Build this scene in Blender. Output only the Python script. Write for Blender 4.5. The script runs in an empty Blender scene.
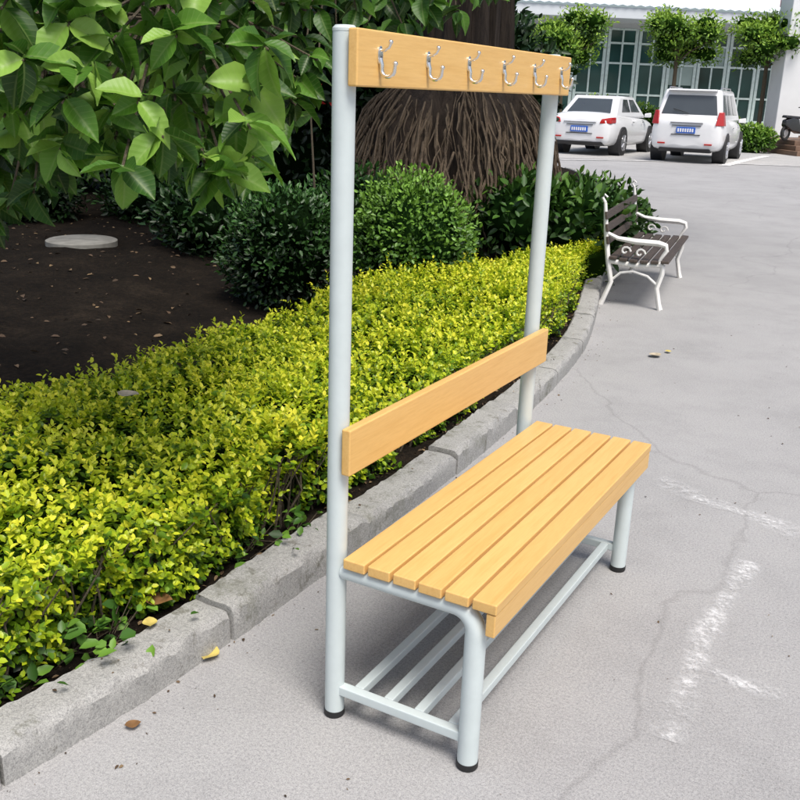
import bpy, math, random
import numpy as np
from mathutils import Matrix, Vector
from mathutils.bvhtree import BVHTree
random.seed(7); rng=np.random.default_rng(7)
sc=bpy.context.scene; COL=sc.collection
# ------------------------------------------------------------------ camera
def Rm(yaw,pitch,roll):
    return np.array((Matrix.Rotation(yaw,3,'Z')@Matrix.Rotation(pitch,3,'X')@Matrix.Rotation(roll,3,'Z')))
CX,CY,CZ,YAW,PIT,ROL,FOC=1.09427,-1.68638,1.47245,0.50832,1.25807,0.03610,949.06
L,D,zb,xs,bt,bb,xsb,zs,ov=1.13622,0.36636,1.48137,0.42253,0.76314,0.65361,0.03367,0.44726,0.02777
C0=np.array([CX,CY,CZ]); RC=Rm(YAW,PIT,ROL)
cd=bpy.data.cameras.new('camera');cam=bpy.data.objects.new('camera',cd);COL.objects.link(cam);sc.camera=cam
cam.matrix_world=Matrix.Translation(Vector(C0))@Matrix(RC.tolist()).to_4x4()
cd.sensor_width=36;cd.lens=36*FOC/800;cd.clip_end=600;cd.clip_start=0.05
def ray(x,y): return RC@np.array([(x-400)/FOC,-(y-400)/FOC,-1.0])
def g(x,y,z=0.0):
    d=ray(x,y); return C0+d*((z-CZ)/d[2])
def at(x,y,dep): return C0+ray(x,y)*dep
# ------------------------------------------------------------------ materials
def newmat(name):
    m=bpy.data.materials.new(name);m.use_nodes=True;nt=m.node_tree
    return m,nt,nt.nodes['Principled BSDF']
def mix(nt,a,b,fac,typ='MIX'):
    n=nt.nodes.new('ShaderNodeMix');n.data_type='RGBA';n.blend_type=typ
    for s,v in ((n.inputs[6],a),(n.inputs[7],b),(n.inputs[0],fac)):
        if isinstance(v,bpy.types.NodeSocket): nt.links.new(v,s)
        elif isinstance(v,(int,float)): s.default_value=v
        else: s.default_value=(*v,1)
    return n.outputs[2]
def noise(nt,scale,detail=4,rough=.6,stretch=None):
    n=nt.nodes.new('ShaderNodeTexNoise');n.inputs['Scale'].default_value=scale;n.inputs['Detail'].default_value=detail;n.inputs['Roughness'].default_value=rough
    tc=nt.nodes.new('ShaderNodeTexCoord')
    if stretch:
        mp=nt.nodes.new('ShaderNodeMapping');mp.inputs['Scale'].default_value=stretch
        nt.links.new(tc.outputs['Object'],mp.inputs[0]);nt.links.new(mp.outputs[0],n.inputs['Vector'])
    else: nt.links.new(tc.outputs['Object'],n.inputs['Vector'])
    return n.outputs['Fac']
def ramp(nt,fac,stops):
    n=nt.nodes.new('ShaderNodeValToRGB');e=n.color_ramp.elements
    while len(e)<len(stops): e.new(.5)
    for k,(pos,c) in enumerate(stops):
        e[k].position=pos;e[k].color=(*c,1) if not isinstance(c,(int,float)) else (c,c,c,1)
    nt.links.new(fac,n.inputs[0]);return n.outputs[0]
def bump(nt,b,h,strength=.3,dist=.01):
    n=nt.nodes.new('ShaderNodeBump');n.inputs['Strength'].default_value=strength;n.inputs['Distance'].default_value=dist
    nt.links.new(h,n.inputs['Height']);nt.links.new(n.outputs[0],b.inputs['Normal'])
def simple(name,col,rough=.5,metal=0,var=.15,scale=8,bmp=0,coat=0,stretch=None):
    m,nt,b=newmat(name)
    f=noise(nt,scale,2,stretch=stretch)
    c=ramp(nt,f,[(.25,tuple(v*(1-var) for v in col)),(.75,tuple(min(1,v*(1+var)) for v in col))])
    nt.links.new(c,b.inputs['Base Color']);b.inputs['Roughness'].default_value=rough;b.inputs['Metallic'].default_value=metal
    if coat: b.inputs['Coat Weight'].default_value=coat;b.inputs['Coat Roughness'].default_value=.08
    if bmp: bump(nt,b,noise(nt,scale*6,2,stretch=stretch),bmp,.004)
    return m
def leafmat(name,stops,rough=.45,trans=.3,veins=False,var=.25):
    m,nt,b=newmat(name)
    a=nt.nodes.new('ShaderNodeAttribute');a.attribute_name='tone'
    geo=nt.nodes.new('ShaderNodeNewGeometry')
    ad=nt.nodes.new('ShaderNodeMath');ad.operation='MULTIPLY_ADD';ad.inputs[1].default_value=var
    nt.links.new(geo.outputs['Random Per Island'],ad.inputs[0]);nt.links.new(a.outputs['Fac'],ad.inputs[2])
    c=ramp(nt,ad.outputs[0],stops)
    sp=nt.nodes.new('ShaderNodeMapRange');sp.inputs[1].default_value=-.06;sp.inputs[2].default_value=0;sp.inputs[3].default_value=0;sp.inputs[4].default_value=.45
    nt.links.new(a.outputs['Fac'],sp.inputs[0]);nt.links.new(sp.outputs[0],b.inputs['Specular IOR Level'])
    if veins:
        uv=nt.nodes.new('ShaderNodeUVMap');sx=nt.nodes.new('ShaderNodeSeparateXYZ');nt.links.new(uv.outputs[0],sx.inputs[0])
        ab=nt.nodes.new('ShaderNodeMath');ab.operation='ABSOLUTE';nt.links.new(sx.outputs[0],ab.inputs[0])
        s1=nt.nodes.new('ShaderNodeMath');s1.operation='MULTIPLY_ADD';s1.inputs[1].default_value=-.40
        nt.links.new(ab.outputs[0],s1.inputs[0]);nt.links.new(sx.outputs[1],s1.inputs[2])
        s2=nt.nodes.new('ShaderNodeMath');s2.operation='MULTIPLY';s2.inputs[1].default_value=8;nt.links.new(s1.outputs[0],s2.inputs[0])
        s3=nt.nodes.new('ShaderNodeMath');s3.operation='PINGPONG';s3.inputs[1].default_value=.5;nt.links.new(s2.outputs[0],s3.inputs[0])
        v1=ramp(nt,s3.outputs[0],[(.0,.5),(.10,0.)])
        v2=ramp(nt,ab.outputs[0],[(.0,1.),(.06,0.)])
        mx=nt.nodes.new('ShaderNodeMath');mx.operation='MAXIMUM';nt.links.new(v1,mx.inputs[0]);nt.links.new(v2,mx.inputs[1])
        light=mix(nt,c,(.40,.50,.18),.28)
        nz=noise(nt,9,3,.6);c=mix(nt,c,ramp(nt,nz,[(.3,(.75,.78,.7)),(.7,(1.15,1.12,1.05))]),.7,'MULTIPLY')
        c=mix(nt,c,light,mx.outputs[0]);bump(nt,b,s3.outputs[0],.25,.003)
    nt.links.new(c,b.inputs['Base Color']);b.inputs['Roughness'].default_value=rough
    if trans:
        t=nt.nodes.new('ShaderNodeBsdfTranslucent');nt.links.new(c,t.inputs[0])
        ms=nt.nodes.new('ShaderNodeMixShader');ms.inputs[0].default_value=trans
        nt.links.new(b.outputs[0],ms.inputs[1]);nt.links.new(t.outputs[0],ms.inputs[2])
        nt.links.new(ms.outputs[0],nt.nodes['Material Output'].inputs[0])
    return m
M={}
M['post']=simple('pale_powder_coat',(.55,.615,.615),.34,0,.03,30,.04)
M['rubber']=simple('black_rubber',(.015,.015,.016),.6)
M['chrome']=simple('brushed_chrome',(.80,.79,.76),.20,1,.05,40)
def woodmat():
    m,nt,b=newmat('yellow_wood')
    f1=noise(nt,6,4,.6,stretch=(14,.7,14)); f2=noise(nt,2.2,2,.5,stretch=(1,.35,1)); f3=noise(nt,40,2,.7,stretch=(6,.5,6))
    c=ramp(nt,f1,[(.3,(.74,.445,.145)),(.55,(.80,.51,.185)),(.8,(.765,.47,.155))])
    c=mix(nt,c,ramp(nt,f3,[(.35,(.90,.87,.82)),(.6,(1,1,1))]),.5,'MULTIPLY')
    c=mix(nt,c,ramp(nt,f2,[(.3,(.94,.92,.88)),(.7,(1,1,1))]),.8,'MULTIPLY')
    g_=nt.nodes.new('ShaderNodeNewGeometry')
    c=mix(nt,c,ramp(nt,g_.outputs['Random Per Island'],[(0,(.92,.90,.86)),(1,(1.,1,1))]),1.,'MULTIPLY')
    nt.links.new(c,b.inputs['Base Color']);b.inputs['Roughness'].default_value=.40
    bump(nt,b,f1,.10,.002);return m
M['wood']=woodmat()
def asphalt(name,base,warm=(1,1,1),crack=.35,grain=1.0):
    m,nt,b=newmat(name)
    f1=noise(nt,.30,4,.65);f2=noise(nt,2.0,6,.78);f3=noise(nt,130,2,.85);f5=noise(nt,340,0,.7)
    c=ramp(nt,f1,[(.32,tuple(base*.91*w for w in warm)),(.68,tuple(base*1.08*w for w in warm))])
    c=mix(nt,c,ramp(nt,f2,[(.3,(.84,.84,.84)),(.52,(1,1,1)),(.75,(1.07,1.07,1.06))]),.85,'MULTIPLY')
    c=mix(nt,c,ramp(nt,f3,[(.32,(.58,.58,.59)),(.47,(.96,.96,.96)),(.70,(1.35,1.34,1.33))]),.65*grain,'MULTIPLY')
    c=mix(nt,c,ramp(nt,f5,[(.35,(.70,.70,.71)),(.6,(1.15,1.15,1.15))]),.6*grain,'MULTIPLY')
    if crack:
        v=nt.nodes.new('ShaderNodeTexVoronoi');v.feature='DISTANCE_TO_EDGE';v.inputs['Scale'].default_value=.25
        tc=nt.nodes.new('ShaderNodeTexCoord');nz=nt.nodes.new('ShaderNodeTexNoise');nz.inputs['Scale'].default_value=1.1;nz.inputs['Detail'].default_value=6
        nt.links.new(tc.outputs['Object'],nz.inputs['Vector'])
        va=nt.nodes.new('ShaderNodeVectorMath');va.operation='MULTIPLY_ADD';va.inputs[1].default_value=(.8,.8,.8)
        nt.links.new(nz.outputs['Color'],va.inputs[0]);nt.links.new(tc.outputs['Object'],va.inputs[2]);nt.links.new(va.outputs[0],v.inputs['Vector'])
        c=mix(nt,c,ramp(nt,v.outputs['Distance'],[(.0,(.5,.49,.48)),(.0022,(1,1,1))]),crack,'MULTIPLY')
    nt.links.new(c,b.inputs['Base Color']);b.inputs['Roughness'].default_value=.88
    bump(nt,b,f3,.5,.003);return m
M['road']=asphalt('grey_concrete_road',.352,(1.0,.99,.985),.3,.85)
M['lot']=asphalt('pale_parking_concrete',.42,(1.0,.99,.96))
M['ground']=asphalt('ground_concrete',.30,crack=0)
def kerbmat():
    m=asphalt('kerb_concrete',.35,(1.0,.99,.95),0)
    nt=m.node_tree;b=nt.nodes['Principled BSDF'];src=b.inputs['Base Color'].links[0].from_socket
    f=noise(nt,3.5,6,.8)
    c=mix(nt,src,(.085,.095,.045),ramp(nt,f,[(.52,0.),(.70,.65)]))
    f=noise(nt,14,5,.8);c=mix(nt,c,(.12,.11,.09),ramp(nt,f,[(.57,0.),(.66,.6)]))
    nt.links.new(c,b.inputs['Base Color']);return m
M['kerb']=kerbmat()
def soil():
    m,nt,b=newmat('dark_soil');f=noise(nt,2.5,6,.75);f2=noise(nt,35,4,.85)
    c=ramp(nt,f,[(.3,(.009,.0075,.006)),(.55,(.020,.016,.012)),(.8,(.045,.036,.027))])
    c=mix(nt,c,ramp(nt,f2,[(.4,(.5,.5,.5)),(.7,(1.8,1.6,1.4))]),.85,'MULTIPLY')
    nt.links.new(c,b.inputs['Base Color']);b.inputs['Roughness'].default_value=.95;b.inputs['Specular IOR Level'].default_value=.1;bump(nt,b,f2,1,.03);return m
M['soil']=soil()
def bark(name,a,b_,st=(10,10,1.2),sc_=2.2):
    m,nt,b=newmat(name);f=noise(nt,sc_,5,.75,stretch=st)
    c=ramp(nt,f,[(.3,a),(.7,b_)]);nt.links.new(c,b.inputs['Base Color']);b.inputs['Roughness'].default_value=.9;bump(nt,b,f,.9,.04);return m
M['bark']=bark('ribbed_bark',(.018,.012,.009),(.09,.064,.044))
M['root']=bark('fibrous_root',(.045,.030,.019),(.27,.20,.13),(6,6,2),3)
M['twig']=bark('twig_bark',(.05,.04,.025),(.14,.11,.07))
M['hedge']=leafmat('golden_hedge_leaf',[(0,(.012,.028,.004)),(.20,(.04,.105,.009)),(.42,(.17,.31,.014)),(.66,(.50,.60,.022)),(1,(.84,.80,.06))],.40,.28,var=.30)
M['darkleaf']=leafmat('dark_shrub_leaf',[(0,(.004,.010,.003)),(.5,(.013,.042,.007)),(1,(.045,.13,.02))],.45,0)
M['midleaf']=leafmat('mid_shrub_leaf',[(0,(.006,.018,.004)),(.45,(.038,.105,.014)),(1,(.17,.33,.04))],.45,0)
M['bigleaf']=leafmat('broad_leaf',[(0,(.010,.030,.005)),(.4,(.035,.11,.012)),(.75,(.12,.28,.03)),(1,(.28,.48,.08))],.45,.32,veins=True)
M['treeleaf']=leafmat('street_tree_leaf',[(0,(.015,.04,.006)),(.45,(.11,.24,.022)),(1,(.34,.52,.06))],.5,.2)
M['redleaf']=leafmat('red_leaf',[(0,(.12,.01,.01)),(1,(.5,.03,.03))],.4,.2)
M['litter']=leafmat('leaf_litter',[(0,(.03,.02,.012)),(.5,(.09,.055,.03)),(1,(.26,.18,.09))],.7,0,var=.5)
M['deadleaf']=simple('dry_brown_leaf',(.20,.10,.035),.7,0,.4,30)
M['yellowleaf']=simple('dry_yellow_leaf',(.55,.44,.12),.6,0,.3,30)
M['palelef']=simple('dry_grey_leaf',(.42,.36,.26),.7,0,.3,30)
M['whitepaint']=simple('white_cast_iron',(.76,.75,.72),.4,0,.06,20,.1)
M['oldslat']=simple('weathered_dark_wood',(.065,.048,.038),.65,0,.4,12,.3,stretch=(8,1,8))
M['carwhite']=simple('white_car_paint',(.78,.79,.80),.25,0,.02,3,0,.6)
M['glass']=simple('dark_car_glass',(.05,.06,.065),.05,0,.1,2,0,1)
M['tyre']=simple('tyre_rubber',(.02,.02,.02),.8)
M['rim']=simple('alloy_rim',(.55,.56,.58),.3,.9)
M['trim']=simple('black_plastic_trim',(.02,.02,.022),.5)
M['tail']=simple('red_tail_lamp',(.40,.015,.012),.15,0,.1,20,0,.5)
M['plate']=simple('blue_number_plate',(.03,.12,.50),.4)
M['plateink']=simple('white_plate_ink',(.8,.8,.8),.5)
M['wallwhite']=simple('white_rendered_wall',(.68,.70,.71),.7,0,.06,1.2,.1)
M['eave']=simple('pale_eave_fascia',(.64,.68,.72),.5,0,.05,1)
M['bglass']=simple('green_tinted_glass',(.03,.075,.07),.08,0,.6,.5)
M['blind']=simple('pale_blind_behind_glass',(.32,.42,.40),.15,0,.2,1)
M['frame']=simple('pale_green_window_frame',(.60,.72,.69),.4)
M['step']=simple('brown_tiled_step',(.17,.105,.07),.6,0,.25,3)
M['red']=simple('red_sign_panel',(.55,.03,.03),.5)
M['roof']=simple('corrugated_roof',(.68,.75,.82),.5,0,.05,2)
M['slab']=simple('pale_stone_slab',(.22,.215,.19),.85,0,.3,8,.4)
M['scoot']=simple('black_scooter_paint',(.02,.02,.022),.25,0,.1,5,0,.5)
def chalk():
    m,nt,b=newmat('worn_white_paint');b.inputs['Base Color'].default_value=(.76,.76,.76,1);b.inputs['Roughness'].default_value=.85
    f=noise(nt,5.5,6,.8);f2=noise(nt,60,2,.7)
    a=ramp(nt,f,[(.42,0.),(.60,.85)]);a2=ramp(nt,f2,[(.35,.3),(.6,1.)])
    q=nt.nodes.new('ShaderNodeMath');q.operation='MULTIPLY';nt.links.new(a,q.inputs[0]);nt.links.new(a2,q.inputs[1])
    uv=nt.nodes.new('ShaderNodeUVMap');sx=nt.nodes.new('ShaderNodeSeparateXYZ');nt.links.new(uv.outputs[0],sx.inputs[0])
    pp=nt.nodes.new('ShaderNodeMath');pp.operation='PINGPONG';pp.inputs[1].default_value=.5;nt.links.new(sx.outputs[0],pp.inputs[0])
    e=ramp(nt,pp.outputs[0],[(.0,0.),(.40,1.)])
    q2=nt.nodes.new('ShaderNodeMath');q2.operation='MULTIPLY';nt.links.new(q.outputs[0],q2.inputs[0]);nt.links.new(e,q2.inputs[1])
    nt.links.new(q2.outputs[0],b.inputs['Alpha']);return m
M['chalk']=chalk()
M['line']=simple('white_line_paint',(.62,.62,.61),.7,0,.2,6)
# ------------------------------------------------------------------ helpers
def tag(o,label=None,cat=None,group=None,kind=None):
    if label:o['label']=label
    if cat:o['category']=cat
    if group:o['group']=group
    if kind:o['kind']=kind
    return o
def empty(name,loc,rz=0,label=None,cat=None,group=None):
    o=bpy.data.objects.new(name,None);COL.objects.link(o);o.location=Vector(loc);o.rotation_euler=(0,0,rz);o.empty_display_size=.1
    return tag(o,label,cat,group)
class MB:
    def __init__(s): s.v=[];s.f=[]
    def add(s,V,F):
        n=len(s.v);s.v+= [tuple(map(float,q)) for q in V];s.f+=[tuple(i+n for i in q) for q in F];return s
    def box(s,x0,x1,y0,y1,z0,z1):
        V=[(x,y,z) for x in (x0,x1) for y in (y0,y1) for z in (z0,z1)]
        return s.add(V,[(0,1,3,2),(4,6,7,5),(0,4,5,1),(2,3,7,6),(0,2,6,4),(1,5,7,3)])
    def hexa(s,b,t):
        return s.add(list(b)+list(t),[(3,2,1,0),(4,5,6,7),(0,1,5,4),(1,2,6,5),(2,3,7,6),(3,0,4,7)])
    def tube(s,pts,rad,n=16,cap=True,sx=1,sy=1):
        pts=[Vector(q) for q in pts]; k=len(pts)
        if isinstance(rad,(int,float)): rad=[rad]*k
        V=[];F=[];up=None
        for i in range(k):
            t=(pts[min(i+1,k-1)]-pts[max(i-1,0)]).normalized()
            if up is None:
                up=Vector((0,0,1)) if abs(t.z)<.9 else Vector((0,1,0))
            a=(up-t*up.dot(t)).normalized();up=a;b=t.cross(a)
            for j in range(n):
                an=2*math.pi*j/n;V.append(pts[i]+a*math.cos(an)*rad[i]*sx+b*math.sin(an)*rad[i]*sy)
        for i in range(k-1):
            for j in range(n):
                F.append((i*n+j,i*n+(j+1)%n,(i+1)*n+(j+1)%n,(i+1)*n+j))
        if cap: F.append(tuple(range(n))[::-1]);F.append(tuple((k-1)*n+j for j in range(n)))
        return s.add(V,F)
    def loft(s,rings):
        n=len(rings[0]);V=[q for r_ in rings for q in r_];F=[]
        for i in range(len(rings)-1):
            for j in range(n): F.append((i*n+j,(i+1)*n+j,(i+1)*n+(j+1)%n,i*n+(j+1)%n))
        F.append(tuple(range(n)));F.append(tuple((len(rings)-1)*n+j for j in range(n))[::-1])
        return s.add(V,F)
    def ball(s,c,r_,n=10,m=8,sz=1):
        V=[];F=[]
        for i in range(m+1):
            th=math.pi*i/m
            for j in range(n):
                ph=2*math.pi*j/n;V.append((c[0]+r_*math.sin(th)*math.cos(ph),c[1]+r_*math.sin(th)*math.sin(ph),c[2]+r_*sz*math.cos(th)))
        for i in range(m):
            for j in range(n): F.append((i*n+j,(i+1)*n+j,(i+1)*n+(j+1)%n,i*n+(j+1)%n))
        return s.add(V,F)
    def build(s,name,mat,parent=None,smooth=False,bevel=0,seg=2,loc=None):
        me=bpy.data.meshes.new(name);me.from_pydata(s.v,[],s.f);me.update()
        o=bpy.data.objects.new(name,me);COL.objects.link(o);me.materials.append(mat)
        if parent: o.parent=parent
        if loc is not None:o.location=Vector(loc)
        if smooth:
            me.polygons.foreach_set('use_smooth',[True]*len(me.polygons))
            try: me.set_sharp_from_angle(angle=math.radians(38))
            except Exception: pass
        if bevel:
            b=o.modifiers.new('bevel','BEVEL');b.width=bevel;b.segments=seg;b.limit_method='ANGLE';b.angle_limit=math.radians(40)
            me.polygons.foreach_set('use_smooth',[True]*len(me.polygons)) 
            wn=o.modifiers.new('wn','WEIGHTED_NORMAL');wn.keep_sharp=True
        return o
def npmesh(name,V,F,mat,parent=None,tone=None,uv=None,smooth=True):
    me=bpy.data.meshes.new(name);V=np.asarray(V,np.float32);F=np.asarray(F,np.int32)
    me.vertices.add(len(V));me.vertices.foreach_set('co',V.ravel())
    k=F.shape[1];me.loops.add(F.size);me.loops.foreach_set('vertex_index',F.ravel())
    me.polygons.add(len(F));me.polygons.foreach_set('loop_start',np.arange(0,F.size,k,dtype=np.int32))
    me.update(calc_edges=True)
    if smooth: me.polygons.foreach_set('use_smooth',np.ones(len(F),bool))
    if tone is not None:
        a=me.attributes.new('tone','FLOAT','POINT');a.data.foreach_set('value',np.asarray(tone,np.float32))
    if uv is not None:
        u=me.uv_layers.new(name='UVMap');u.data.foreach_set('uv',np.asarray(uv,np.float32)[F.ravel()].ravel())
    me.materials.append(mat)
    o=bpy.data.objects.new(name,me);COL.objects.link(o)
    if parent:o.parent=parent
    return o
SM_T=np.array([(0,0,0),(.3,.42,.09),(.68,.36,.06),(1,0,-.06),(.68,-.36,.06),(.3,-.42,.09)]);SM_F=np.array([(0,1,2,3),(0,3,4,5)])
def bigtemplate(droop):
    ts=[0,.04,.14,.3,.48,.66,.82,.93,1.0];ws=[.03,.04,.26,.44,.5,.43,.27,.11,.01]
    V=[];F=[];UV=[]
    for t,w in zip(ts,ws):
        z=-droop*t*t+.03
        for q in (-1,-.5,0,.5,1):
            V.append((t,q*w,z+.16*abs(q)*w*2-.02*math.sin(t*15+q*2)*abs(q)));UV.append((q*max(w,.02),t))
    n=5
    for i in range(len(ts)-1):
        for j in range(4): F.append((i*n+j,i*n+j+1,(i+1)*n+j+1,(i+1)*n+j))
    return np.array(V),np.array(F),np.array(UV)
BG_T,BG_F,BG_UV=bigtemplate(.22)
def nrm(a): return a/np.maximum(np.linalg.norm(a,axis=1,keepdims=True),1e-9)
def leaves(P,D,N,ln,wd,tone,T=SM_T,F=SM_F,UV=None):
    D=nrm(D);S=nrm(np.cross(N,D));U=np.cross(D,S);n=len(P);k=len(T)
    V=(P[:,None,:]+D[:,None,:]*(T[None,:,0:1]*ln[:,None,None])+S[:,None,:]*(T[None,:,1:2]*(ln*wd)[:,None,None])+U[:,None,:]*(T[None,:,2:3]*ln[:,None,None])).reshape(-1,3)
    FF=(F[None]+np.arange(n)[:,None,None]*k).reshape(-1,F.shape[1])
    return V,FF,np.repeat(tone,k),(np.tile(UV,(n,1)) if UV is not None else None)
def hull(c,r,n=20,m=12,amp=.08,seed=0):
    V=[];F=[]
    for i in range(m+1):
        th=math.pi*i/m
        for j in range(n):
            ph=2*math.pi*j/n
            k=1+amp*math.sin(3*ph+seed)*math.sin(2*th+seed*1.7)+amp*math.sin(5*ph+seed*2)*math.sin(th*3)
            V.append((c[0]+r[0]*k*math.sin(th)*math.cos(ph),c[1]+r[1]*k*math.sin(th)*math.sin(ph),c[2]+r[2]*k*math.cos(th)))
    for i in range(m):
        for j in range(n):F.append((i*n+j,(i+1)*n+j,(i+1)*n+(j+1)%n,i*n+(j+1)%n))
    return np.array(V),np.array(F)
def cat(parts):
    Vs=[];Fs=[];Ts=[];o=0
    for V,F,T in parts: Vs.append(V);Fs.append(F+o);Ts.append(T);o+=len(V)
    return np.concatenate(Vs),np.concatenate(Fs),np.concatenate(Ts)
def foliage(blobs,n,ln,wd,tone=(.2,.8),core=.8,up=.35,depth=.25,top_light=.4):
    parts=[];vol=np.array([b[1][0]*b[1][1]+b[1][0]*b[1][2]+b[1][1]*b[1][2] for b in blobs]);vol=vol/vol.sum()
    for (c,r),w in zip(blobs,vol):
        k=max(10,int(n*w));d=nrm(rng.normal(size=(k,3)))
        lump=1+.10*np.sin(d[:,0]*5+c[0]*3)*np.sin(d[:,1]*6+c[1])+.07*np.sin(d[:,2]*9+d[:,0]*7)
        rad=(1-depth*rng.random(k)**1.6)*lump+.05*rng.normal(size=k)
        P=np.array(c)+d*np.array(r)*rad[:,None]
        D=nrm(d+.7*rng.normal(size=(k,3))+np.array([0,0,up]));N=nrm(d+.5*rng.normal(size=(k,3))+np.array([0,0,.5]))
        clump=.14*np.sin(P[:,0]*9+c[1])*np.sin(P[:,1]*8)*np.sin(P[:,2]*11+1)
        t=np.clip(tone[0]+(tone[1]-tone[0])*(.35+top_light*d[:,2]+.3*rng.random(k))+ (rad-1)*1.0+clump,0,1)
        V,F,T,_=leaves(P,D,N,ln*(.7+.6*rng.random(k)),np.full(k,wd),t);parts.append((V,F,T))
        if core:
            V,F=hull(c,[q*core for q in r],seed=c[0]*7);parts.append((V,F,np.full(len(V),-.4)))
    return cat(parts)
def shrub(name,label,cat_,loc,blobs,n,ln,wd,mat,tone=(.2,.8),stem=True,group=None,core=.76,up=.35):
    r_=empty(name,loc,0,label,cat_,group)
    V,F,T=foliage(blobs,n,ln,wd,tone,core,up);npmesh('foliage',V,F,mat,r_,T)
    if stem:
        m=MB()
        for k in range(5):
            b=random.choice(blobs)[0];a=random.random()*6.28
            m.tube([(.04*math.cos(a),.04*math.sin(a),-.05),(b[0]*.5+.05*math.cos(a),b[1]*.5+.05*math.sin(a),b[2]*.5),(b[0],b[1],b[2])],[.02,.015,.008],6)
        m.build('stem',M['twig'],r_,True)
    return r_
# ------------------------------------------------------------------ ground, kerb, bed
kp=[(0,790),(75,745),(150,700),(225,648),(300,590),(360,550),(440,490),(500,440),(560,385),(588,352),(596,322),(600,290),(608,258),(617,228),(621,200),(608,182),(570,172)]
K=np.array([g(*q)[:2] for q in kp])
K=np.vstack([K[0]+(K[0]-K[2])*3.5,K])
def resample(K,step):
    pts=[]
    for i in range(len(K)-1):
        a=K[max(i-1,0)];b=K[i];c=K[i+1];d=K[min(i+2,len(K)-1)]
        for t in np.linspace(0,1,12,endpoint=False):
            pts.append(.5*((2*b)+(-a+c)*t+(2*a-5*b+4*c-d)*t*t+(-a+3*b-3*c+d)*t**3))
    pts.append(K[-1]);pts=np.array(pts)
    s=np.r_[0,np.cumsum(np.linalg.norm(np.diff(pts,axis=0),axis=1))]
    ss=np.arange(0,s[-1],step);return np.stack([np.interp(ss,s,pts[:,0]),np.interp(ss,s,pts[:,1])],1)
Ks=K.copy();Ks[1:-1]=.25*K[:-2]+.5*K[1:-1]+.25*K[2:]
KL=resample(Ks,.025)
tan=np.gradient(KL,axis=0);tan/=np.linalg.norm(tan,axis=1,keepdims=True);nor=np.stack([-tan[:,1],tan[:,0]],1)
KW=.135;KH=.10
m=MB();seglen=29
for a in range(0,len(KL)-1,seglen):
    idx=list(range(a,min(a+seglen,len(KL)-1)+1));rings=[]
    if len(idx)<3: break
    dz=random.gauss(0,.004);dn=random.gauss(0,.004)
    for q,i in enumerate(idx):
        ed=min(q,len(idx)-1-q)
        e=.006 if q==0 else (-.006 if q==len(idx)-1 else 0)
        ch=.008 if ed==0 else (.003 if ed==1 else 0)
        b=KL[i]+tan[i]*e;j=random.gauss(0,.0026);j2=random.gauss(0,.003)
        P=[(dn,-.1),(dn+j*.6,KH*.45+j),(dn+j,KH-.020+j2+dz-ch),(.014+dn+j2,KH-.004+j+dz-ch),(.03+dn,KH+j*.5+dz-ch),(KW*.6,KH+j2*.4+dz-ch),(KW-.012,KH+.001+j+dz-ch),(KW,KH-.012+dz),(KW,-.1)]
        rings.append([(b[0]+nor[i][0]*u,b[1]+nor[i][1]*u,z) for u,z in P])
    m.loft(rings)
tag(m.build('kerb',M['kerb'],smooth=True),kind='structure')
def sheet(name,poly,z,mat,kind='structure'):
    me=bpy.data.meshes.new(name);me.from_pydata([(a,b,z) for a,b in poly],[],[tuple(range(len(poly)))]);me.update()
    o=bpy.data.objects.new(name,me);COL.objects.link(o);me.materials.append(mat);tag(o,kind=kind);return o
sheet('ground',[(-260,-200),(260,-200),(260,320),(-260,320)],-.008,M['ground'])
sheet('road',[(-60,-30),(60,-30),(60,60),(-60,60)],0,M['road'])
s0=g(560,158);s1=g(800,166);dv=(s1-s0)[:2];dv/=np.linalg.norm(dv);nv=np.array([-dv[1],dv[0]])
if nv[1]<0:nv=-nv
A=s0[:2]-dv*12;B=s0[:2]+dv*40
sheet('parking_area',[tuple(A),tuple(B),tuple(B+nv*9),tuple(A+nv*9)],.004,M['lot'])
inner=KL+nor*(KW-.01)
far=np.stack([np.interp(np.linspace(0,1,len(inner)),[0,.45,1],[-16,-20,-17]),np.interp(np.linspace(0,1,len(inner)),[0,.45,1],[-6,9,24])],1)
rows=np.linspace(0,1,90);sub=inner[::6];fs=far[::6];n=len(sub);V=[];F=[]
for r_ in rows:
    w=r_**2.0
    for i in range(n):
        q=sub[i]*(1-w)+fs[i]*w
        z=.055+min(.05,r_*.2)+.03*math.sin(q[0]*1.7+q[1])*min(1,r_*3)+.012*math.sin(q[0]*7+q[1]*5)*min(1,r_*6)+random.gauss(0,.006)
        V.append((q[0],q[1],z))
for a in range(len(rows)-1):
    for i in range(n-1):F.append((a*n+i,a*n+i+1,(a+1)*n+i+1,(a+1)*n+i))
o=npmesh('planting_bed',V,F,M['soil']);tag(o,kind='structure')
BV=BVHTree.FromPolygons([Vector(v) for v in V],F)
def bedz(x,y):
    h=BV.ray_cast(Vector((x,y,3)),Vector((0,0,-1)));return h[0].z if h[0] is not None else 0.0
P=[]
while len(P)<1300:
    x=random.uniform(-8,-1.7);y=random.uniform(-.5,9)
    z=bedz(x,y)
    if z>.02: P.append((x,y,z+.004))
for k in range(500):
    i=random.randint(0,len(KL)-500);u=KW+abs(random.gauss(0,.05));q=KL[i]+nor[i]*u;P.append((q[0],q[1],max(.06,bedz(*q))+.004))
P=np.array(P);n=len(P);a=rng.random(n)*6.28
V,F,T,_=leaves(P,np.stack([np.cos(a),np.sin(a),.15*rng.normal(size=n)],1),nrm(.3*rng.normal(size=(n,3))+np.array([0,0,1])),np.where(np.arange(n)<1300,.02+.045*rng.random(n),.01+.02*rng.random(n)),.4+.2*rng.random(n),rng.random(n)*.5)
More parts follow.
